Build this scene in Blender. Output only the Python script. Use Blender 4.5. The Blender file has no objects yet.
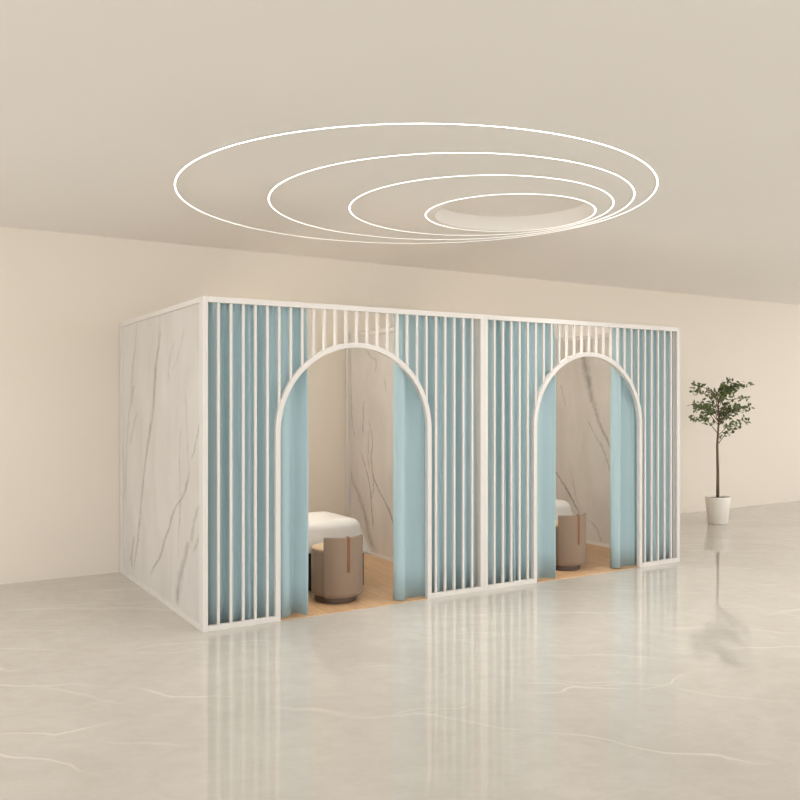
import bpy, bmesh, math, random
from mathutils import Vector, Matrix

SC = bpy.context.scene
COL = SC.collection
PI = math.pi
LED = 54.0
random.seed(7)

# ------------------------------------------------------------------ helpers
def srgb(h):
    h = h.lstrip('#')
    out = []
    for i in (0, 2, 4):
        c = int(h[i:i+2], 16) / 255.0
        out.append(c / 12.92 if c <= 0.04045 else ((c + 0.055) / 1.055) ** 2.4)
    return (out[0], out[1], out[2], 1.0)

def obj(name, bm, mat, parent=None, smooth=False, bevel=0.0):
    me = bpy.data.meshes.new(name)
    bmesh.ops.recalc_face_normals(bm, faces=bm.faces[:])
    bm.to_mesh(me)
    bm.free()
    o = bpy.data.objects.new(name, me)
    COL.objects.link(o)
    if mat:
        me.materials.append(mat)
    if smooth:
        for p in me.polygons:
            p.use_smooth = True
    if bevel:
        b = o.modifiers.new('bevel', 'BEVEL')
        b.width = bevel
        b.segments = 2
        b.limit_method = 'ANGLE'
        b.angle_limit = math.radians(40)
    if parent:
        o.parent = parent
    return o

def tag(o, label=None, cat=None, group=None, kind=None):
    if label: o['label'] = label
    if cat: o['category'] = cat
    if group: o['group'] = group
    if kind: o['kind'] = kind
    return o

def thing(name, label, cat, loc=(0, 0, 0), rz=0.0, group=None):
    e = bpy.data.objects.new(name, None)
    e.empty_display_size = 0.1
    COL.objects.link(e)
    e.location = loc
    e.rotation_euler = (0, 0, rz)
    return tag(e, label, cat, group)

def box(bm, x0, x1, y0, y1, z0, z1):
    v = [bm.verts.new(p) for p in ((x0,y0,z0),(x1,y0,z0),(x1,y1,z0),(x0,y1,z0),(x0,y0,z1),(x1,y0,z1),(x1,y1,z1),(x0,y1,z1))]
    for f in ((0,3,2,1),(4,5,6,7),(0,1,5,4),(1,2,6,5),(2,3,7,6),(3,0,4,7)):
        bm.faces.new([v[i] for i in f])

def boxbm(*a):
    bm = bmesh.new()
    box(bm, *a)
    return bm

def lathe(bm, prof, n=64, cx=0, cy=0, a0=0.0, a1=2*PI, close=True):
    """revolve a list of (r, z) about the vertical through cx, cy"""
    full = abs(a1 - a0 - 2*PI) < 1e-6
    m = n if full else n + 1
    rings = []
    for k in range(m):
        a = a0 + (a1 - a0) * k / n
        rings.append([bm.verts.new((cx + r*math.cos(a), cy + r*math.sin(a), z)) for r, z in prof])
    for k in range(n):
        A, B = rings[k], rings[(k+1) % m]
        for i in range(len(prof) - 1):
            bm.faces.new((A[i], B[i], B[i+1], A[i+1]))
    bmesh.ops.remove_doubles(bm, verts=bm.verts[:], dist=1e-6)
    return rings

def tube(bm, pts, rad, n=8):
    pts = [Vector(p) for p in pts]
    rings = []
    up = Vector((0.13, 0.31, 0.94)).normalized()
    for i, p in enumerate(pts):
        d = (pts[min(i+1, len(pts)-1)] - pts[max(i-1, 0)]).normalized()
        a = d.cross(up)
        if a.length < 1e-3: a = d.cross(Vector((1, 0, 0)))
        a.normalize()
        b = d.cross(a)
        r = rad[i] if isinstance(rad, (list, tuple)) else rad
        rings.append([bm.verts.new(p + a*r*math.cos(2*PI*k/n) + b*r*math.sin(2*PI*k/n)) for k in range(n)])
    for i in range(len(rings) - 1):
        for k in range(n):
            bm.faces.new((rings[i][k], rings[i][(k+1) % n], rings[i+1][(k+1) % n], rings[i+1][k]))
    bm.faces.new(rings[0][::-1])
    bm.faces.new(rings[-1])

def catmull(P, n):
    """n samples spread evenly along the length of a Catmull-Rom curve through P"""
    Q = [tuple(2*a - b for a, b in zip(P[0], P[1]))] + list(P) + [tuple(2*a - b for a, b in zip(P[-1], P[-2]))]
    dense = []
    for i in range(1, len(Q) - 2):
        for s in range(16):
            t = s / 16
            dense.append(tuple(0.5*((2*b) + (c - a)*t + (2*a - 5*b + 4*c - d)*t*t + (3*b - a - 3*c + d)*t**3)
                               for a, b, c, d in zip(Q[i-1], Q[i], Q[i+1], Q[i+2])))
    dense.append(tuple(P[-1]))
    L = [0.0]
    for a, b in zip(dense, dense[1:]):
        L.append(L[-1] + math.dist(a, b))
    out, j = [], 0
    for k in range(n):
        t = L[-1] * k / (n - 1)
        while j < len(L) - 2 and L[j+1] < t: j += 1
        f = (t - L[j]) / max(L[j+1] - L[j], 1e-9)
        out.append(tuple(a + (b - a)*f for a, b in zip(dense[j], dense[j+1])))
    return out

# ------------------------------------------------------------------ materials
class NT:
    """small wrapper for building node trees"""
    def __init__(self, name):
        self.m = bpy.data.materials.new(name)
        self.m.use_nodes = True
        self.t = self.m.node_tree
        self.b = self.t.nodes['Principled BSDF']
        self.out = self.t.nodes['Material Output']
    def n(self, kind, **kw):
        x = self.t.nodes.new(kind)
        for k, v in kw.items():
            setattr(x, k, v)
        return x
    def put(self, sock, v):
        if hasattr(v, 'is_output') or isinstance(v, bpy.types.NodeSocket):
            self.t.links.new(v, sock)
        else:
            sock.default_value = v
    def math(self, op, a, b=0.0, c=None, clamp=False):
        x = self.n('ShaderNodeMath', operation=op, use_clamp=clamp)
        self.put(x.inputs[0], a); self.put(x.inputs[1], b)
        if c is not None: self.put(x.inputs[2], c)
        return x.outputs[0]
    def mix(self, f, a, b, blend='MIX'):
        x = self.n('ShaderNodeMix', data_type='RGBA', blend_type=blend)
        self.put(x.inputs[0], f); self.put(x.inputs[6], a); self.put(x.inputs[7], b)
        return x.outputs[2]
    def ramp(self, f, stops):
        x = self.n('ShaderNodeValToRGB')
        e = x.color_ramp.elements
        while len(e) < len(stops): e.new(0.5)
        for i, (p, c) in enumerate(stops):
            e[i].position = p
            e[i].color = c if isinstance(c, tuple) else (c, c, c, 1)
        self.put(x.inputs[0], f)
        return x.outputs[0]
    def coords(self, scale=(1, 1, 1), rot=(0, 0, 0), loc=(0, 0, 0), kind='Object'):
        tc = self.n('ShaderNodeTexCoord')
        mp = self.n('ShaderNodeMapping')
        mp.inputs['Scale'].default_value = scale
        mp.inputs['Rotation'].default_value = rot
        mp.inputs['Location'].default_value = loc
        self.t.links.new(tc.outputs[kind], mp.inputs['Vector'])
        return mp.outputs[0]
    def stretched(self, angle, scale, loc=(0, 0, 0)):
        """object coordinates turned by an angle about z, then scaled"""
        a = self.coords(rot=(0, 0, angle), loc=loc)
        mp = self.n('ShaderNodeMapping')
        mp.inputs['Scale'].default_value = scale
        self.t.links.new(a, mp.inputs['Vector'])
        return mp.outputs[0]
    def noise(self, vec, scale, detail=3.0, rough=0.5, dist=0.0):
        x = self.n('ShaderNodeTexNoise')
        self.put(x.inputs['Vector'], vec)
        x.inputs['Scale'].default_value = scale
        x.inputs['Detail'].default_value = detail
        x.inputs['Roughness'].default_value = rough
        x.inputs['Distortion'].default_value = dist
        return x.outputs['Fac']
    def bump(self, h, strength, dist=0.01):
        x = self.n('ShaderNodeBump')
        x.inputs['Strength'].default_value = strength
        x.inputs['Distance'].default_value = dist
        self.put(x.inputs['Height'], h)
        self.t.links.new(x.outputs[0], self.b.inputs['Normal'])
    def set(self, col=None, rough=None, **kw):
        if col is not None: self.put(self.b.inputs['Base Color'], col)
        if rough is not None: self.put(self.b.inputs['Roughness'], rough)
        for k, v in kw.items():
            self.put(self.b.inputs[k.replace('_', ' ')], v)
        return self

def plain(name, col, rough=0.5, vary=0.03, scale=6.0, **kw):
    t = NT(name)
    c = srgb(col)
    nz = t.noise(t.coords(), scale, 3)
    lo = tuple(x*(1 - vary) for x in c[:3]) + (1,)
    hi = tuple(min(1, x*(1 + vary)) for x in c[:3]) + (1,)
    t.set(t.mix(nz, lo, hi), rough, **kw)
    return t.m

def fabric(name, col, rough=0.85, weave=420.0, bump=0.25, vary=0.06, **kw):
    t = NT(name)
    c = srgb(col)
    v = t.coords()
    nz = t.noise(v, 60, 4, 0.6)
    fine = t.noise(v, weave, 2)
    lo = tuple(x*(1 - vary) for x in c[:3]) + (1,)
    hi = tuple(min(1, x*(1 + vary)) for x in c[:3]) + (1,)
    t.set(t.mix(t.math('ADD', t.math('MULTIPLY', nz, .5), t.math('MULTIPLY', fine, .5)), lo, hi), rough, **kw)
    t.bump(fine, bump, 0.002)
    return t

M = {}
M['paint'] = plain('white_paint', 'D1CCC6', 0.42)
M['wall'] = plain('cream_wall', 'DAD1C4', 0.75, 0.012, 1.5)
M['ceiling'] = plain('ceiling_paint', 'E6E2DC', 0.85, 0.01, 1.2)

# floor: polished pale marble with soft clouds and thin white veins
t = NT('polished_floor_marble')
v = t.coords(rot=(0, 0, 0.35))
cloud = t.noise(v, 0.9, 6, 0.62, 0.7)
fine = t.noise(t.stretched(0.5, (0.75, 1.1, 1)), 8.0, 8, 0.75, 0.5)
base = t.ramp(cloud, [(0.3, srgb('B9B3AA')), (0.5, srgb('BFBAB1')), (0.72, srgb('C5C0B8'))])
base = t.mix(t.ramp(fine, [(0.36, 0.36), (0.60, 0.0)]), base, srgb('AFA79C'))
def vein_family(angle, gap, wander, width, seed):
    # long, nearly straight veins: even bands bent by soft noise, broken into stretches
    p = t.stretched(angle, (1, 1, 1), (seed, seed*0.7, 0))
    sp = t.n('ShaderNodeSeparateXYZ'); t.put(sp.inputs[0], p)
    bend = t.math('MULTIPLY', t.math('SUBTRACT', t.noise(p, 0.55, 3, 0.5), 0.5), wander)
    small = t.math('MULTIPLY', t.math('SUBTRACT', t.noise(p, 5.0, 4, 0.6), 0.5), 0.05)
    ph = t.math('DIVIDE', t.math('ADD', t.math('ADD', sp.outputs['Y'], bend), small), gap)
    d = t.math('MULTIPLY', t.math('ABSOLUTE', t.math('SUBTRACT', t.math('FRACT', ph), 0.5)), gap)
    m = t.math('SUBTRACT', 1.0, t.math('DIVIDE', d, width), clamp=True)
    seg = t.ramp(t.noise(t.stretched(angle, (0.6, 1.6, 1), (seed*3, 1, 0)), 1.0, 3), [(0.50, 0.0), (0.60, 1.0)])
    return t.math('MULTIPLY', m, seg)
v1 = vein_family(0.52, 0.83, 1.3, 0.012, 2.3)
v2 = vein_family(0.34, 1.27, 1.6, 0.010, 5.1)
v3 = t.math('MULTIPLY', vein_family(0.70, 0.61, 1.1, 0.022, 8.4), 0.5)
vv = t.math('MAXIMUM', t.math('MAXIMUM', v1, v2), v3)
base = t.mix(t.math('MULTIPLY', vv, 0.5), base, srgb('E4DED3'))
t.set(base, 0.03, IOR=1.5)
M['floor'] = t.m

# light oak floor boards running into the cabin
t = NT('oak_floor_boards')
v = t.coords()
sep = t.n('ShaderNodeSeparateXYZ'); t.put(sep.inputs[0], v)
bx = t.math('DIVIDE', sep.outputs['X'], 0.125)
row = t.math('FLOOR', bx)
wn = t.n('ShaderNodeTexWhiteNoise', noise_dimensions='1D'); t.put(wn.inputs['W'], row)
by = t.math('ADD', t.math('DIVIDE', sep.outputs['Y'], 0.95), t.math('MULTIPLY', wn.outputs['Value'], 3.7))
cell = t.n('ShaderNodeCombineXYZ'); t.put(cell.inputs[0], row); t.put(cell.inputs[1], t.math('FLOOR', by))
wn2 = t.n('ShaderNodeTexWhiteNoise', noise_dimensions='2D'); t.put(wn2.inputs['Vector'], cell.outputs[0])
grain = t.noise(t.coords(scale=(26, 1.6, 1)), 2.2, 5, 0.6, 0.4)
c = t.ramp(grain, [(0.3, srgb('B18D68')), (0.55, srgb('C6A37D')), (0.75, srgb('D1B08B'))])
c = t.mix(t.math('MULTIPLY', wn2.outputs['Value'], 0.4), c, srgb('B08B66'))
fx = t.math('FRACT', bx)
gap = t.math('LESS_THAN', t.math('MINIMUM', fx, t.math('SUBTRACT', 1.0, fx)), 0.012)
c = t.mix(t.math('MULTIPLY', gap, 0.5), c, srgb('7A5C40'))
t.set(c, 0.42)
M['oak'] = t.m

# white marble slabs: each vein is a curve along the height of the slab
def marble(name, veins, base=('C1BCB6', 'CDC9C4'), vein_col='6E6660'):
    """veins: (points [(y, z)...], half width bottom, half width top, strength). y across the slab, z up."""
    t = NT(name)
    v = t.coords()
    sep = t.n('ShaderNodeSeparateXYZ'); t.put(sep.inputs[0], v)
    y, z = sep.outputs['Y'], sep.outputs['Z']
    cl = t.noise(t.coords(scale=(1, 1.6, 0.8), rot=(0.35, 0, 0)), 1.6, 5, 0.6, 0.5)
    streak = t.noise(t.coords(scale=(1, 3.0, 0.55), rot=(0.32, 0, 0)), 3.0, 6, 0.65, 0.8)
    col = t.mix(t.ramp(cl, [(0.35, 0.0), (0.7, 1.0)]), srgb(base[0]), srgb(base[1]))
    col = t.mix(t.math('MULTIPLY', t.ramp(streak, [(0.54, 0.0), (0.70, 1.0)]), 0.16), col, srgb('A9A19A'))
    wob = t.math('SUBTRACT', t.noise(v, 9.0, 4, 0.6), 0.5)
    wob2 = t.math('SUBTRACT', t.noise(v, 2.6, 3, 0.5), 0.5)
    wob3 = t.math('SUBTRACT', t.noise(v, 26.0, 4, 0.65), 0.5)
    shift = t.math('ADD', t.math('ADD', t.math('MULTIPLY', wob, 0.07), t.math('MULTIPLY', wob2, 0.04)), t.math('MULTIPLY', wob3, 0.035))
    ys = t.math('ADD', y, shift)
    brk = t.noise(v, 14.0, 4, 0.65)
    patchy = t.math('ADD', 0.45, t.math('MULTIPLY', t.ramp(t.noise(t.coords(scale=(1, 1.0, 0.45), rot=(0.35, 0, 0)), 15.0, 5, 0.7, 0.6), [(0.36, 0.0), (0.62, 1.0)]), 0.75))
    total = None
    for pts, w0, w1, s in veins:
        w0, w1, s = w0*1.2, w1*1.2, min(1.0, s*1.15)
        pts = sorted(pts, key=lambda p: p[1])
        z0, z1 = pts[0][1], pts[-1][1]
        y0 = min(p[0] for p in pts); y1 = max(p[0] for p in pts)
        yr = max(y1 - y0, 1e-3)
        tz = t.math('DIVIDE', t.math('SUBTRACT', z, z0), z1 - z0)
        fc = t.n('ShaderNodeFloatCurve')
        cv = fc.mapping.curves[0]
        P = [((p[1] - z0)/(z1 - z0), (p[0] - y0)/yr) for p in pts]
        while len(cv.points) < len(P): cv.points.new(0.5, 0.5)
        for i, p in enumerate(P): cv.points[i].location = p
        for p in cv.points: p.handle_type = 'AUTO'
        fc.mapping.update()
        t.put(fc.inputs['Value'], t.math('MINIMUM', t.math('MAXIMUM', tz, 0.0), 1.0))
        yc = t.math('MULTIPLY_ADD', fc.outputs[0], yr, y0)
        d = t.math('ABSOLUTE', t.math('SUBTRACT', ys, yc))
        w = t.math('MULTIPLY_ADD', tz, w1 - w0, w0)
        w = t.math('MAXIMUM', t.math('MULTIPLY', w, t.math('MULTIPLY_ADD', brk, 1.6, 0.2)), 0.0015)
        m = t.math('SUBTRACT', 1.0, t.math('DIVIDE', d, w), clamp=True)
        m = t.math('POWER', m, 0.8 if max(w0, w1) < 0.05 else 1.1)
        m = t.math('MULTIPLY', m, patchy)
        fade = t.math('MULTIPLY', t.math('MULTIPLY', t.math('ADD', tz, 0.02), 9.0, clamp=True),
                      t.math('MULTIPLY', t.math('SUBTRACT', 1.02, tz), 9.0, clamp=True))
        m = t.math('MULTIPLY', t.math('MULTIPLY', m, fade, clamp=True), s)
        total = m if total is None else t.math('MAXIMUM', total, m)
    col = t.mix(t.math('MULTIPLY', total, 1.0, clamp=True), col, srgb(vein_col))
    t.set(col, 0.28, IOR=1.4)
    return t.m

M['marble_a'] = marble('veined_marble_outer', [
    ([(1.115, 2.352), (1.154, 2.156), (1.266, 1.911), (1.312, 1.658), (1.422, 1.401), (1.551, 1.18), (1.651, 0.954), (1.719, 0.771), (1.805, 0.493), (1.893, 0.301), (2.0, 0.083)], 0.035, 0.05, 0.55),
    ([(1.422, 1.45), (1.40, 1.5), (1.47, 1.35), (1.551, 1.18)], 0.022, 0.022, 0.5),
    ([(1.875, 2.354), (1.928, 2.158), (2.037, 1.888), (2.074, 1.732), (2.111, 1.64), (2.205, 1.377), (2.262, 1.093), (2.301, 0.712)], 0.02, 0.03, 0.38),
    ([(1.98, 1.80), (2.037, 1.68), (2.08, 1.56)], 0.02, 0.03, 0.5),
    ([(1.857, 1.55), (2.037, 1.364), (2.111, 1.241)], 0.03, 0.03, 0.35),
    ([(0.34, 1.135), (0.463, 0.952), (0.721, 0.794), (0.885, 0.615), (0.999, 0.51), (1.115, 0.37), (1.327, 0.234), (1.422, 0.15)], 0.03, 0.028, 0.6),
    ([(0.513, 0.955), (0.603, 0.652), (0.616, 0.418)], 0.016, 0.016, 0.4),
    ([(0.364, 0.6), (0.463, 0.443), (0.538, 0.354), (0.59, 0.268), (0.642, 0.06)], 0.085, 0.06, 0.5),
    ([(0.10, 1.50), (0.128, 1.455), (0.197, 1.329), (0.292, 1.213)], 0.02, 0.02, 0.45),
    ([(0.106, 0.9), (0.244, 0.722), (0.292, 0.6)], 0.05, 0.03, 0.42),
    ([(0.06, 0.72), (0.15, 0.62), (0.24, 0.53)], 0.03, 0.03, 0.4),
    ([(0.438, 1.75), (0.388, 1.358), (0.364, 1.096)], 0.014, 0.018, 0.3),
    ([(0.538, 1.467), (0.59, 1.156), (0.513, 0.90)], 0.016, 0.016, 0.35),
    ([(0.642, 2.125), (0.83, 2.02), (0.885, 1.779)], 0.03, 0.035, 0.2),
    ([(0.46, 2.2), (0.62, 2.02), (0.80, 1.88)], 0.03, 0.035, 0.16),
    ([(2.018, 0.36), (2.074, 0.218), (2.224, 0.147)], 0.03, 0.03, 0.5),
    ([(1.96, 0.42), (2.03, 0.25), (2.06, 0.10)], 0.03, 0.03, 0.45)])
M['marble_b'] = marble('veined_marble_middle', [
    ([(2.118, 2.26), (1.986, 2.129), (1.857, 2.06), (1.9, 1.955)], 0.02, 0.03, 0.35),
    ([(2.415, 1.825), (2.415, 1.547), (2.392, 1.381), (2.299, 1.24)], 0.015, 0.02, 0.5),
    ([(2.118, 1.658), (2.14, 1.441), (2.14, 1.289)], 0.012, 0.016, 0.5),
    ([(2.208, 1.112), (2.074, 0.903), (2.008, 0.747), (1.964, 0.591), (1.943, 0.433), (1.921, 0.276)], 0.014, 0.014, 0.7),
    ([(2.03, 1.444), (1.943, 1.232), (1.964, 1.018), (1.921, 0.861), (1.857, 0.76), (1.753, 0.665), (1.65, 0.571), (1.589, 0.516), (1.529, 0.43), (1.45, 0.3)], 0.02, 0.012, 0.75),
    ([(1.9, 0.841), (1.943, 0.646)], 0.012, 0.014, 0.5),
    ([(2.0, 1.35), (2.03, 1.1), (1.98, 0.9)], 0.012, 0.014, 0.45),
    ([(2.439, 0.93), (2.368, 0.738), (2.276, 0.669), (2.185, 0.547), (2.074, 0.364), (1.986, 0.161), (1.879, 0.049)], 0.065, 0.05, 0.5),
    ([(1.691, 1.866), (1.65, 1.731)], 0.01, 0.012, 0.45)])
M['marble_c'] = marble('veined_marble_end', [
    ([(1.40, 2.34), (1.375, 2.24), (1.293, 1.947), (1.229, 1.716), (1.165, 1.567), (1.087, 1.375), (1.009, 1.264), (0.933, 1.144), (0.85, 1.0)], 0.016, 0.085, 0.55),
    ([(1.293, 1.427), (1.165, 1.259), (1.056, 1.104), (0.95, 0.95)], 0.01, 0.012, 0.4),
    ([(1.889, 0.832), (1.713, 0.677), (1.575, 0.522), (1.491, 0.425), (1.424, 0.28)], 0.02, 0.02, 0.75),
    ([(1.54, 0.80), (1.50, 0.6), (1.44, 0.42), (1.40, 0.3)], 0.01, 0.012, 0.35),
    ([(1.309, 0.282), (1.165, 0.22), (1.102, 0.126), (1.087, 0.037)], 0.015, 0.02, 0.5),
    ([(1.102, 1.204), (0.994, 1.018), (0.93, 0.85)], 0.01, 0.012, 0.45),
    ([(1.75, 1.85), (1.70, 1.70), (1.66, 1.58)], 0.012, 0.016, 0.3)])

# curtain cloth: a little light passes through it
t = fabric('pale_blue_curtain_cloth', 'ADC5CA', 0.8, 700, 0.1, 0.025, Sheen_Weight=0.15)
tr = t.n('ShaderNodeBsdfTranslucent'); tr.inputs['Color'].default_value = srgb('ADC5CA')
ms = t.n('ShaderNodeMixShader'); ms.inputs[0].default_value = 0.18
t.t.links.new(t.b.outputs[0], ms.inputs[1]); t.t.links.new(tr.outputs[0], ms.inputs[2])
t.t.links.new(ms.outputs[0], t.out.inputs['Surface'])
M['curtain'] = t.m
M['stool'] = fabric('taupe_stool_fabric', '85715F', 0.9, 330, 0.35, 0.10, Sheen_Weight=0.1).m
M['seat'] = fabric('beige_seat_fabric', 'C6AC8C', 0.85, 330, 0.25, 0.06).m
M['plinth'] = plain('dark_bronze_plinth', '5A4A40', 0.35, 0.06, 9, Metallic=0.3)
M['leather'] = plain('tan_leather', '7A4A24', 0.5, 0.12, 40)
M['cover'] = fabric('white_bed_linen', 'D6D0C9', 0.85, 600, 0.15, 0.015).m
M['mattress'] = fabric('grey_bed_upholstery', '8D8379', 0.8, 300, 0.2).m
M['metal'] = plain('dark_brown_metal', '4B4038', 0.45, 0.05, 8, Metallic=0.4)
M['pot'] = plain('white_ceramic', 'E6E0D6', 0.35)
M['soil'] = plain('potting_soil', '3A2C20', 0.95, 0.3, 50)
M['bark'] = plain('grey_brown_bark', '6C5A46', 0.9, 0.25, 40)
t = NT('green_leaf')
gn = t.noise(t.coords(), 9, 3)
t.set(t.ramp(gn, [(0.3, srgb('46522F')), (0.55, srgb('677647')), (0.75, srgb('8E9A6A'))]), 0.5)
M['leaf'] = t.m
t = NT('warm_led_diffuser')
t.set(srgb('FFFFFF'), 0.5)
t.b.inputs['Emission Color'].default_value = (1.0, 0.985, 0.965, 1)
ge = t.n('ShaderNodeNewGeometry')          # lensed strip: brightest straight down, weaker at a shallow angle
dp = t.n('ShaderNodeVectorMath', operation='DOT_PRODUCT')
t.put(dp.inputs[0], ge.outputs['Normal']); t.put(dp.inputs[1], ge.outputs['Incoming'])
t.put(t.b.inputs['Emission Strength'], t.math('MULTIPLY', t.math('POWER', t.math('MAXIMUM', dp.outputs['Value'], 0.0), 2.6), LED))
M['led'] = t.m

t = NT('cabin_fill')  # glow of the added strips that brighten the cabins
t.set(srgb('FFFFFF'), 0.5)
t.b.inputs['Emission Color'].default_value = (1.0, 0.91, 0.78, 1)
t.b.inputs['Emission Strength'].default_value = 44.0
M['cabin_fill'] = t.m
t = NT('recess_fill')  # glow of the fill strip added in the ceiling recess
t.set(srgb('FFFFFF'), 0.5)
t.b.inputs['Emission Color'].default_value = (1.0, 0.93, 0.82, 1)
t.b.inputs['Emission Strength'].default_value = 1.0
M['cove'] = t.m
# ------------------------------------------------------------------ room
BW = 2.475           # y of the back wall
CH = 3.217           # ceiling height
X0, X1, YF = -7.0, 15.0, -9.5
HC, HR, HD = (2.565, -0.318), 0.655, 0.125   # ceiling recess: centre, radius, depth
tag(obj('floor', boxbm(X0, X1, YF, BW + 0.2, -0.1, 0.0), M['floor']), 'polished pale beige marble floor with faint white veins', 'floor', kind='structure')
tag(obj('wall_back', boxbm(X0, X1, BW, BW + 0.2, 0.0, CH), M['wall']), 'cream back wall behind the two cabins', 'wall', kind='structure')

bm = bmesh.new()
N = 128
inner = [bm.verts.new((HC[0] + HR*math.cos(2*PI*k/N), HC[1] + HR*math.sin(2*PI*k/N), CH)) for k in range(N)]
upper = [bm.verts.new((p.co.x, p.co.y, CH + HD)) for p in inner]
def edge_pt(a):
    c, s = math.cos(a), math.sin(a)
    tx = ((X1 if c > 0 else X0) - HC[0]) / c if abs(c) > 1e-9 else 1e9
    ty = ((BW + 0.2 if s > 0 else YF) - HC[1]) / s if abs(s) > 1e-9 else 1e9
    q = min(tx, ty)
    return (HC[0] + c*q, HC[1] + s*q, CH)
outer = [bm.verts.new(edge_pt(2*PI*k/N)) for k in range(N)]
for k in range(N):
    j = (k + 1) % N
    bm.faces.new((inner[k], inner[j], outer[j], outer[k]))
    bm.faces.new((inner[k], upper[k], upper[j], inner[j]))
bm.faces.new(upper)
for cx, cy in ((X0, YF), (X1, YF), (X1, BW + 0.2), (X0, BW + 0.2)):      # fill the four corners
    near = sorted(outer, key=lambda q: (q.co.x - cx)**2 + (q.co.y - cy)**2)
    on_x = min((q for q in outer if abs(q.co.x - cx) < 1e-4), key=lambda q: abs(q.co.y - cy))
    on_y = min((q for q in outer if abs(q.co.y - cy) < 1e-4), key=lambda q: abs(q.co.x - cx))
    if on_x is not on_y:
        bm.faces.new((on_x, on_y, bm.verts.new((cx, cy, CH))))
ce = obj('ceiling', bm, M['ceiling'])
so = ce.modifiers.new('thickness', 'SOLIDIFY'); so.thickness = 0.02; so.offset = 1
tag(ce, 'smooth pale ceiling with a round recess', 'ceiling', kind='structure')

# LED rings set in the ceiling, nested and almost touching on one side
for (cx, cy, r), lab in (((1.586, -0.326, 1.804), 'largest outermost thin white light ring on the ceiling'),
                         ((1.916, -0.318, 1.426), 'second largest thin white light ring, just inside the outermost one'),
                         ((2.219, -0.317, 1.063), 'third largest thin white light ring, just outside the smallest one'),
                         ((2.535, -0.313, 0.703), 'smallest thin white light ring, circling the round ceiling recess')):
    bm = bmesh.new()
    w, e = 0.0062, 0.0015                    # half width of the lit strip, edge of its channel
    lathe(bm, [(r - w - e, 0.004), (r - w - e, -0.003), (r - w, -0.003), (r + w, -0.003), (r + w + e, -0.003), (r + w + e, 0.004), (r - w - e, 0.004)], 200)
    bmesh.ops.remove_doubles(bm, verts=bm.verts[:], dist=1e-5)
    o = obj('ring_light', bm, M['paint'])
    o.data.materials.append(M['led'])
    for p in o.data.polygons:
        rad = [math.hypot(*o.data.vertices[i].co[:2]) for i in p.vertices]
        zz = [o.data.vertices[i].co.z for i in p.vertices]
        if max(zz) < 0 and abs(sum(rad)/len(rad) - r) < 0.002:
            p.material_index = 1
    o.location = (cx, cy, CH)
    tag(o, lab, 'ceiling light', 'nested light rings on the ceiling')

# added fill strip, hidden on the near wall of the ceiling recess
bm = bmesh.new()
lathe(bm, [(HR - 0.02, 0.0), (HR - 0.004, 0.0), (HR - 0.004, 0.03), (HR - 0.02, 0.03), (HR - 0.02, 0.0)], 48, a0=math.radians(195), a1=math.radians(285))
o = obj('recess_fill_strip', bm, M['cove'])
o.location = (HC[0], HC[1], CH + 0.05)
tag(o, 'curved fill strip added out of sight inside the round ceiling recess', 'ceiling light')

# ------------------------------------------------------------------ cabins
W, D, HH, F = 2.51, 2.46, 2.40, 0.04     # cabin width, depth, height, frame bar
for k, lab in ((0, 'light oak floor boards inside the nearer arch'), (1, 'light oak floor boards inside the farther arch')):
    o = obj('floor_boards', boxbm(0.02 if k == 0 else W, W if k == 0 else 2*W - 0.02, 0.004, D + 0.01, 0.0, 0.005), M['oak'])
    tag(o, lab, 'wooden floor', kind='structure')

JL, JR = 0.56, 1.961                    # outer faces of the arch
AC = (JL + JR)/2
RO = (JR - JL)/2
RI = RO - F
AZ = 1.411
def arch_outer_z(x):
    return AZ + math.sqrt(max(RO*RO - (x - AC)**2, 0.0))

def make_screen(label):
    s = thing('arched_screen', label, 'slatted screen', group='white slatted screens with an arched doorway')
    obj('stile', boxbm(0, F, 0, F, 0, HH), M['paint'], s, bevel=0.002)
    obj('stile', boxbm(W - F, W, 0, F, 0, HH), M['paint'], s, bevel=0.002)
    obj('top_rail', boxbm(F, W - F, 0, F, HH - F, HH), M['paint'], s, bevel=0.002)
    obj('bottom_rail', boxbm(F, JL, 0, F, 0, F), M['paint'], s, bevel=0.002)
    obj('bottom_rail', boxbm(JR, W - F, 0, F, 0, F), M['paint'], s, bevel=0.002)
    bm = bmesh.new()
    prof = [(JL, JL + F, 0.0), (JL, JL + F, AZ)]
    rows = []
    path = [((JL, 0.0), (JL + F, 0.0))]
    for k in range(0, 65):
        a = PI - PI*k/64
        path.append(((AC + RO*math.cos(a), AZ + RO*math.sin(a)), (AC + RI*math.cos(a), AZ + RI*math.sin(a))))
    path.append(((JR, 0.0), (JR - F, 0.0)))
    for (ox, oz), (ix, iz) in path:
        rows.append([bm.verts.new(p) for p in ((ox, 0, oz), (ix, 0, iz), (ix, F, iz), (ox, F, oz))])
    for A, B in zip(rows, rows[1:]):
        for i in range(4):
            bm.faces.new((A[i], A[(i+1) % 4], B[(i+1) % 4], B[i]))
    bm.faces.new(rows[0]); bm.faces.new(rows[-1][::-1])
    obj('arch', bm, M['paint'], s, bevel=0.002)
    for k in range(25):
        x = 0.121 + 0.0945*k
        h = 0.01
        if JL < x < JR:
            zs = min(arch_outer_z(x - h), arch_outer_z(x + h)) - 0.004
        else:
            zs = F
        obj('slat', boxbm(x - h, x + h, 0.008, 0.028, zs, HH - F), M['paint'], s, bevel=0.0015)
    obj('curtain_track', boxbm(F, W - F, 0.076, 0.092, HH - 0.030, HH - 0.006), M['paint'], s)
    return s
make_screen('white slatted screen with arched doorway, at the marble corner of the cabins')
s2 = make_screen('white slatted screen with arched doorway, at the end beside the bare cream wall')
s2.location = (W, 0, 0)

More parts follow.
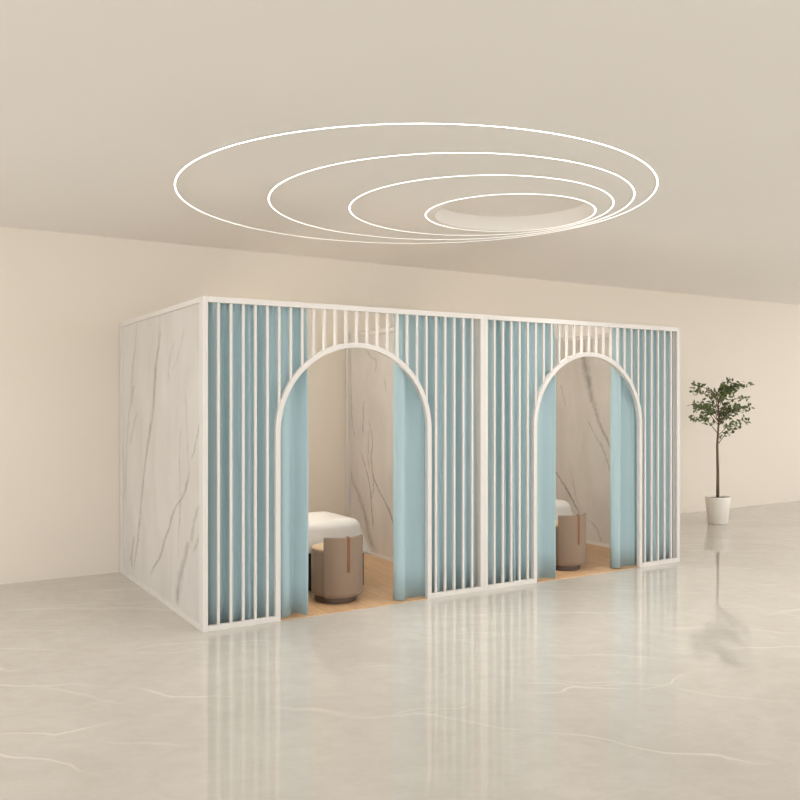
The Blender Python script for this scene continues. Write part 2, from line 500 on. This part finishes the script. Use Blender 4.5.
def make_panel(label, xc0, xc1, y0, y1, mat, face, light=False, front=0.04):
    """marble slab in a white frame; the frame stands 11 mm proud on both faces"""
    p = thing('marble_panel', label, 'marble partition', (xc0, 0, 0), group='white framed marble partitions')
    w = xc1 - xc0
    obj('slab', boxbm(0.011, w - 0.011, y0 + 0.02, y1 - 0.02, 0.02, HH - 0.02), mat, p)
    ye = y1 - F if face == 'mid' else y1
    obj('top_rail', boxbm(0, w, y0, ye, HH - F, HH), M['paint'], p, bevel=0.002)
    obj('bottom_rail', boxbm(0, w, y0, ye, 0, F if face != 'mid' else 0.034), M['paint'], p, bevel=0.002)
    zb = F if face != 'mid' else 0.034
    obj('post', boxbm(0, w, y0, y0 + front, zb, HH - F), M['paint'], p, bevel=0.002)
    if light:  # unseen strip and holder, added to brighten the cabin
        bm = boxbm(w, w + 0.022, 0.45, 2.05, 2.05, 2.11)
        box(bm, w, w + 0.075, 0.45, 2.05, 2.11, 2.118)            # lip added to keep the fill off the wall above
        obj('fill_channel', bm, M['paint'], p)
        obj('fill_strip', boxbm(w + 0.022, w + 0.026, 0.46, 2.04, 2.055, 2.105), M['cabin_fill'], p)
    ov = 0.032 if face == 'mid' else 0.0      # the middle partition ends in a wider post against the wall
    obj('post', boxbm(-ov, w + ov, y1 - F, y1, zb if not ov else 0.0, HH - F if not ov else HH), M['paint'], p, bevel=0.002)
    return p
make_panel('white framed marble panel forming the outer side beside the corner', 0.0, 0.05, F, D, M['marble_a'], 'out', True)
make_panel('white framed marble partition seen through the arch nearer the corner', 2.486, 2.534, F, D, M['marble_b'], 'mid', True)
make_panel('white framed marble partition seen through the arch farther along', 4.97, 5.02, F, D, M['marble_c'], 'out')

# ------------------------------------------------------------------ curtains
def curtain(label, ctrl, seed, x_off=0.0):
    rnd = random.Random(seed)
    n, rows = 420, 30
    path = catmull(ctrl, n)
    xa, xb = path[0][0], path[-1][0]
    z0, z1 = 0.008, HH - 0.030
    ph = [rnd.uniform(0, 2*PI) for _ in range(6)]
    bm = bmesh.new()
    g = []
    for r in range(rows):
        f = r/(rows - 1)
        f = f**0.8 if r else 0.0
        z = z0 + (z1 - z0)*(1 - (1 - f)**1.6)
        tz = (z - z0)/(z1 - z0)
        row = []
        for i, (x, y) in enumerate(path):
            u = i/(n - 1)
            amp = 1.0 - 0.25*tz
            top = max(0.0, (tz - 0.93)/0.07)
            amp *= (1 - 0.5*top)
            dy = 0.010*math.sin(2*PI*(1.1*u) + ph[0] + 2.2*tz) * (1 - tz) + 0.006*math.sin(2*PI*6.3*u + ph[1] + 2.6*tz)*(1 - tz)
            dx = 0.014*math.sin(2*PI*2.2*u + ph[2] + 1.9*tz)*tz*(1 - tz)*2
            yy = 0.083 + (y - 0.083)*amp + dy + 0.016*top*top*math.sin(2*PI*u*(xb - xa)/0.05)
            lip = 0.006*math.sin(2*PI*3.1*u + ph[3])*(1 - tz)**6
            row.append(bm.verts.new((x + dx + x_off, max(yy, 0.032), z + lip)))
        g.append(row)
    for A, B in zip(g, g[1:]):
        for i in range(n - 1):
            bm.faces.new((A[i], A[i+1], B[i+1], B[i]))
    o = obj('curtain', bm, M['curtain'], None, smooth=True)
    s = o.modifiers.new('cloth', 'SOLIDIFY'); s.thickness = 0.0025; s.offset = 0
    tag(o, label, 'curtain', 'pale blue curtains hung inside the screens')
    return o

def waves(xs, xe, seed, lam=0.125):
    """irregular soft folds between two places"""
    rnd = random.Random(seed)
    out, x, side = [], xs, 1
    while x < xe:
        out.append((x, 0.086 + side*rnd.uniform(0.034, 0.047)))
        x += lam*0.5*rnd.uniform(0.72, 1.3)
        side = -side
    return out

left_vis = [(0.585, 0.100), (0.650, 0.062), (0.71, 0.085), (0.757, 0.132), (0.805, 0.080), (0.834, 0.038), (0.843, 0.055)]
right_vis = [(1.66, 0.125), (1.646, 0.090), (1.660, 0.050), (1.690, 0.032), (1.720, 0.045), (1.730, 0.085), (1.745, 0.122), (1.80, 0.128), (1.86, 0.112), (1.91, 0.098), (1.945, 0.072)]
curtain('pale blue curtain behind the slats next to the marble corner', waves(0.065, 0.53, 3) + left_vis, 11)
curtain('pale blue curtain between the nearer arch and the double post', right_vis + waves(1.985, 2.40, 5) + [(2.445, 0.09), (2.462, 0.068)], 12)
curtain('pale blue curtain between the double post and the farther arch', [(x, y) for x, y in waves(0.05, 0.54, 8) + [(0.585, 0.095), (0.65, 0.075), (0.707, 0.106), (0.77, 0.115), (0.83, 0.075), (0.858, 0.040), (0.868, 0.058)]], 13, W)
r2 = [(x - 0.012, y) for x, y in right_vis]
curtain('pale blue curtain behind the slats at the end beside the bare cream wall', r2 + waves(1.985, 2.36, 9) + [(2.425, 0.095), (2.448, 0.066)], 14, W)

# ------------------------------------------------------------------ stools
def make_stool(label, loc):
    s = thing('barrel_stool', label, 'stool', loc, group='taupe barrel stools in the cabins')
    bm = bmesh.new()
    lathe(bm, [(0, 0.0), (0.172, 0.0), (0.177, 0.004), (0.177, 0.05), (0, 0.05)], 64)
    obj('plinth', bm, M['plinth'], s, smooth=False, bevel=0.0)
    bm = bmesh.new()
    lathe(bm, [(0, 0.05), (0.165, 0.05), (0.190, 0.056), (0.200, 0.07), (0.203, 0.10), (0.203, 0.412), (0.200, 0.421), (0.192, 0.424), (0, 0.424)], 72)
    obj('body', bm, M['stool'], s, smooth=True)
    bm = bmesh.new()
    lathe(bm, [(0, 0.420), (0.190, 0.420), (0.197, 0.424), (0.200, 0.430), (0.198, 0.437), (0.190, 0.443), (0.17, 0.447), (0.12, 0.450), (0, 0.451)], 72)
    o = obj('seat', bm, M['seat'], s, smooth=True)
    o['label'] = 'round beige seat cushion'
    # wrap-around back, centred on -y
    bm = bmesh.new()
    A = math.radians(53)
    r0, r1, za, zb, c = 0.204, 0.228, 0.050, 0.542, 0.010
    prof = [(r0, za + 0.012), (r1 - 0.02, za), (r1 - 0.006, za + 0.012), (r1, za + 0.04), (r1, zb - c), (r1 - 0.003, zb - 0.003), (r1 - c, zb), (r0 + c, zb), (r0 + 0.003, zb - 0.003), (r0, zb - c)]
    n = 48
    R = []
    for k in range(n + 1):
        a = -PI/2 - A + 2*A*k/n
        R.append([bm.verts.new((r*math.cos(a), r*math.sin(a), z)) for r, z in prof])
    for P, Q in zip(R, R[1:]):
        for i in range(len(prof)):
            j = (i + 1) % len(prof)
            bm.faces.new((P[i], Q[i], Q[j], P[j]))
    bm.faces.new(R[0]); bm.faces.new(R[-1][::-1])
    obj('backrest', bm, M['stool'], s, smooth=True, bevel=0.004)
    # leather strap that runs over the top edge and down the back
    bm = bmesh.new()
    hw, th = 0.0115, 0.004
    line = [(-r1 - 0.0005, 0.258), (-r1 - 0.0005, zb - 0.012), (-r1 + 0.001, zb - 0.002), (-r1 + 0.008, zb + 0.0015), (-r0 - 0.008, zb + 0.0015), (-r0 - 0.001, zb - 0.002), (-r0 + 0.0005, zb - 0.012), (-r0 + 0.0005, zb - 0.08)]
    outl = [(-r1 - th, 0.258), (-r1 - th, zb - 0.010), (-r1 - 0.002, zb + 0.001), (-r1 + 0.007, zb + 0.0015 + th), (-r0 - 0.007, zb + 0.0015 + th), (-r0 + 0.002, zb + 0.001), (-r0 + th, zb - 0.010), (-r0 + th, zb - 0.08)]
    R = [[bm.verts.new(p) for p in ((-hw, a[0], a[1]), (hw, a[0], a[1]), (hw, b[0], b[1]), (-hw, b[0], b[1]))] for a, b in zip(line, outl)]
    for P, Q in zip(R, R[1:]):
        for i in range(4):
            bm.faces.new((P[i], P[(i+1) % 4], Q[(i+1) % 4], Q[i]))
    bm.faces.new(R[0]); bm.faces.new(R[-1][::-1])
    o = obj('strap', bm, M['leather'], s)
    o['label'] = 'tan leather strap'
    # groups of stitches as small raised studs
    for z in (0.275, 0.53):
        bm = bmesh.new()
        lathe(bm, [(0, 0), (0.005, 0.0), (0.004, 0.0022), (0, 0.003)], 12)
        for q in bm.verts:
            x, y, h = q.co
            q.co = (x, -r1 - th - h, z + y)
        obj('stud', bm, M['plinth'], o)
    return s
make_stool('taupe barrel stool with tan strap, inside the nearer arch at the bed', (1.265, 0.395, 0.005))
make_stool('taupe barrel stool with tan strap, inside the farther arch', (3.775, 0.395, 0.005))

# ------------------------------------------------------------------ beds and their covers
BX0, BX1, BY0, BY1 = 0.15, 1.675, 0.69, 1.36
def make_bed(label, off):
    b = thing('treatment_bed', label, 'bed', (off, 0, 0.005), group='treatment beds in the cabins')
    bm = bmesh.new(); box(bm, BX0 + 0.02, BX1 - 0.025, BY0 + 0.02, BY1 - 0.02, 0.45, 0.565)
    obj('mattress', bm, M['mattress'], b, bevel=0.05)
    bm = bmesh.new(); box(bm, BX0 + 0.02, BX1 - 0.03, BY0 + 0.03, BY1 - 0.03, 0.38, 0.45); box(bm, BX0 + 0.03, BX1 + 0.01, BY0 + 0.03, BY1 - 0.03, 0.33, 0.38)
    obj('frame', bm, M['metal'], b, bevel=0.004)
    obj('pedestal', boxbm(0.50, 1.225, BY0 + 0.08, BY1 - 0.08, 0.0, 0.33), M['metal'], b, bevel=0.006)
    for x in (BX0 + 0.05, BX1 + 0.025):
        for y in (BY0 + 0.055, BY1 - 0.055):
            obj('leg', boxbm(x - 0.018, x + 0.018, y - 0.018, y + 0.018, 0.0, 0.375), M['metal'], b, bevel=0.004)
    return b
make_bed('treatment bed under white cover behind the nearer stool', 0.0)
make_bed('treatment bed under white cover behind the farther stool', W)

def make_cover(label, off, seed):
    rnd = random.Random(seed)
    ph = [rnd.uniform(0, 6.28) for _ in range(8)]
    cx, cy = (BX0 + BX1)/2, (BY0 + BY1)/2
    hx, hy, rc = (BX1 - BX0)/2 + 0.008, (BY1 - BY0)/2 + 0.008, 0.07
    # outline of the top: rounded rectangle, sampled by arc length
    n = 220
    outline = []
    segs = [(hx - rc, -hy, hx - rc, -hy + rc, -PI/2), (hx - rc, hy - rc, 0, 0, 0)]
    pts = []
    for qx, qy, a0 in ((1, -1, -PI/2), (1, 1, 0), (-1, 1, PI/2), (-1, -1, PI)):
        for k in range(13):
            a = a0 + (PI/2)*k/12
            pts.append((qx*(hx - rc) + rc*math.cos(a), qy*(hy - rc) + rc*math.sin(a)))
    pts.append(pts[0])
    L = [0]
    for a, b in zip(pts, pts[1:]): L.append(L[-1] + math.dist(a, b))
    j = 0
    for k in range(n):
        s = L[-1]*k/n
        while L[j+1] < s: j += 1
        f = (s - L[j])/max(L[j+1] - L[j], 1e-9)
        outline.append((pts[j][0] + (pts[j+1][0] - pts[j][0])*f, pts[j][1] + (pts[j+1][1] - pts[j][1])*f))
    bm = bmesh.new()
    rings = []
    ZT = 0.604
    levels = []                      # (inset towards the middle, z drop, 0..1 amount down the side)
    for f in (0.0, 0.3, 0.6, 0.8): levels.append((1 - f, 0.0, 0.0))
    rr = 0.085
    for k in range(1, 8):
        a = PI/2*k/7
        levels.append(('r', a, 0.0))
    for k in range(1, 11): levels.append(('s', k/10, k/10))
    for li, lv in enumerate(levels):
        ring = []
        for i, (x, y) in enumerate(outline):
            u = i/n
            corner = max(0.0, (abs(x) - (hx - 0.16))/0.16) * max(0.0, (abs(y) - (hy - 0.16))/0.16)
            dip = 0.003*(x/hx)**2 + 0.003*(y/hy)**2
            d = math.hypot(x, y)
            nx = (x/hx)**3; ny = (y/hy)**3
            l = math.hypot(nx, ny) or 1
            nx, ny = nx/l, ny/l
            if lv[0] == 'r':
                a = lv[1]
                px, py = x - nx*rr*(1 - math.sin(a)), y - ny*rr*(1 - math.sin(a))
                z = ZT - dip - rr*(1 - math.cos(a))
            elif lv[0] == 's':
                s = lv[1]
                drop = 0.165 + 0.035*corner*2 + 0.006*math.sin(9*2*PI*u + ph[0])
                wav = (0.012*math.sin(2*PI*17*u + ph[1]) + 0.010*math.sin(2*PI*9*u + ph[2]))*s
                flare = 0.034*s + wav + corner*0.045*s
                px, py = x + nx*flare, y + ny*flare
                z = ZT - dip - rr - drop*s
            else:
                k = lv[0]
                e = 1 - k
                px, py = (x - nx*rr)*e, (y - ny*rr)*e
                z = ZT - 0.003*(px/hx)**2 - 0.003*(py/hy)**2
            ring.append(bm.verts.new((cx + px, cy + py, z)))
        rings.append(ring)
    for A, B in zip(rings[1:], rings[2:]):
        for i in range(n):
            k = (i + 1) % n
            bm.faces.new((A[i], A[k], B[k], B[i]))
    c0 = bm.verts.new((cx, cy, ZT))
    for i in range(n):
        bm.faces.new((c0, rings[1][i], rings[1][(i + 1) % n]))
    for q in rings[0]: bm.verts.remove(q)
    o = obj('bed_cover', bm, M['cover'], None, smooth=True)
    s = o.modifiers.new('cloth', 'SOLIDIFY'); s.thickness = 0.004; s.offset = 1
    o.location = (off, 0, 0.005)
    tag(o, label, 'bed cover', 'white bed covers in the cabins')
make_cover('white cloth draped over the bed in the nearer arch', 0.0, 2)
make_cover('white cloth draped over the bed in the farther arch', W, 4)

# ------------------------------------------------------------------ potted tree beside the back wall
TX, TY = 7.62, 1.55
tree = thing('potted_tree', 'leafy green potted tree against the cream wall beyond the cabins', 'potted plant', (TX, TY, 0))
bm = bmesh.new()
lathe(bm, [(0, 0), (0.12, 0), (0.13, 0.01), (0.165, 0.34), (0.168, 0.36), (0.155, 0.36), (0.15, 0.33), (0, 0.33)], 48)
obj('pot', bm, M['pot'], tree, smooth=True, bevel=0.004)
bm = bmesh.new()
lathe(bm, [(0, 0.33), (0.151, 0.33), (0.148, 0.337), (0, 0.345)], 32)
obj('soil', bm, M['soil'], tree)
rnd = random.Random(21)
bm = bmesh.new()
tips = []
trunk = [(0, 0, 0.33), (0.015, 0.01, 0.7), (-0.01, 0.0, 1.05), (0.01, -0.01, 1.4), (0.0, 0.0, 1.75)]
tube(bm, trunk, [0.022, 0.019, 0.016, 0.012, 0.006], 8)
targets = [(-0.56, -0.06, 1.43), (-0.53, -0.05, 1.55), (-0.44, 0.02, 1.60)]
for k in range(22):
    a = rnd.uniform(-1.7, 1.7)
    r = rnd.uniform(0.22, 0.42)
    targets.append((r*math.cos(a), r*math.sin(a), rnd.uniform(1.25, 1.95)))
twigs = []
for q in targets:
    h = max(1.0, min(1.7, q[2] - 0.22))
    s = Vector((0, 0, h)); e = Vector(q)
    m = (s + e)/2 + Vector((0, 0, 0.07))
    P = catmull([tuple(s), tuple(m), tuple(e)], 9)
    tube(bm, P, [0.006 - 0.0005*i for i in range(9)], 5)
    twigs.append(P)
obj('trunk', bm, M['bark'], tree, smooth=True)
bm = bmesh.new()
for ti, P in enumerate(twigs):
    for i in range(3, 9):
        for k in range(7 if ti < 3 else 5):
            c = Vector(P[i]) + Vector((rnd.gauss(0, .022), rnd.gauss(0, .022), rnd.gauss(0, .018)))
            d = Vector((rnd.gauss(0, 1), rnd.gauss(0, 1), rnd.gauss(0.1, 0.8))).normalized()
            w = d.cross(Vector((rnd.gauss(0, 1), rnd.gauss(0, 1), rnd.gauss(0, 1)))).normalized()
            up = d.cross(w)
            l, b = rnd.uniform(.055, .078), rnd.uniform(.015, .021)
            v0 = bm.verts.new(c); v3 = bm.verts.new(c + d*l)
            va = bm.verts.new(c + d*l*.4 + w*b + up*.004); vb = bm.verts.new(c + d*l*.4 - w*b + up*.004)
            vm = bm.verts.new(c + d*l*.4)
            bm.faces.new((v0, vm, va)); bm.faces.new((v0, vb, vm)); bm.faces.new((vm, v3, va)); bm.faces.new((vm, vb, v3))
o = obj('foliage', bm, M['leaf'], tree)
o['kind'] = 'stuff'

# ------------------------------------------------------------------ light
w = bpy.data.worlds.new('daylight')
SC.world = w
w.use_nodes = True
w.node_tree.nodes['Background'].inputs[0].default_value = (1.0, 1.0, 1.0, 1)
w.node_tree.nodes['Background'].inputs[1].default_value = 1.3

def area(name, loc, sx, sy, power, col=(1.0, 0.93, 0.83), rot=(0, 0, 0)):
    l = bpy.data.lights.new(name, 'AREA')
    l.shape = 'RECTANGLE'; l.size = sx; l.size_y = sy; l.energy = power; l.color = col
    o = bpy.data.objects.new(name, l); COL.objects.link(o)
    o.location = loc; o.rotation_euler = rot
    return o
for lx, ly, p in ((-2.9, 0.9, 12), (-2.9, -2.0, 12), (5.0, -3.4, 25), (8.5, -2.2, 40)):  # lights added out of view to raise the room's brightness
    area('added_fill_light', (lx, ly, CH - 0.02), 0.9, 0.9, p, (1.0, 0.995, 0.985))

# ------------------------------------------------------------------ camera and view
cd = bpy.data.cameras.new('camera')
cam = bpy.data.objects.new('camera', cd)
COL.objects.link(cam)
cam.location = (-1.92583, -5.8196, 1.65835)
cam.rotation_euler = (PI/2, 0, -0.550914)
cd.sensor_width = 36.0
cd.lens = 837.9/800*36.0
cd.clip_start = 0.05
SC.camera = cam
SC.cycles.use_denoising = True
SC.cycles.max_bounces = 10
SC.cycles.diffuse_bounces = 8
SC.view_settings.view_transform = 'Standard'
SC.view_settings.look = 'None'
SC.view_settings.gamma = 1.0
SC.view_settings.use_curve_mapping = False
SC.view_settings.exposure = 0.97
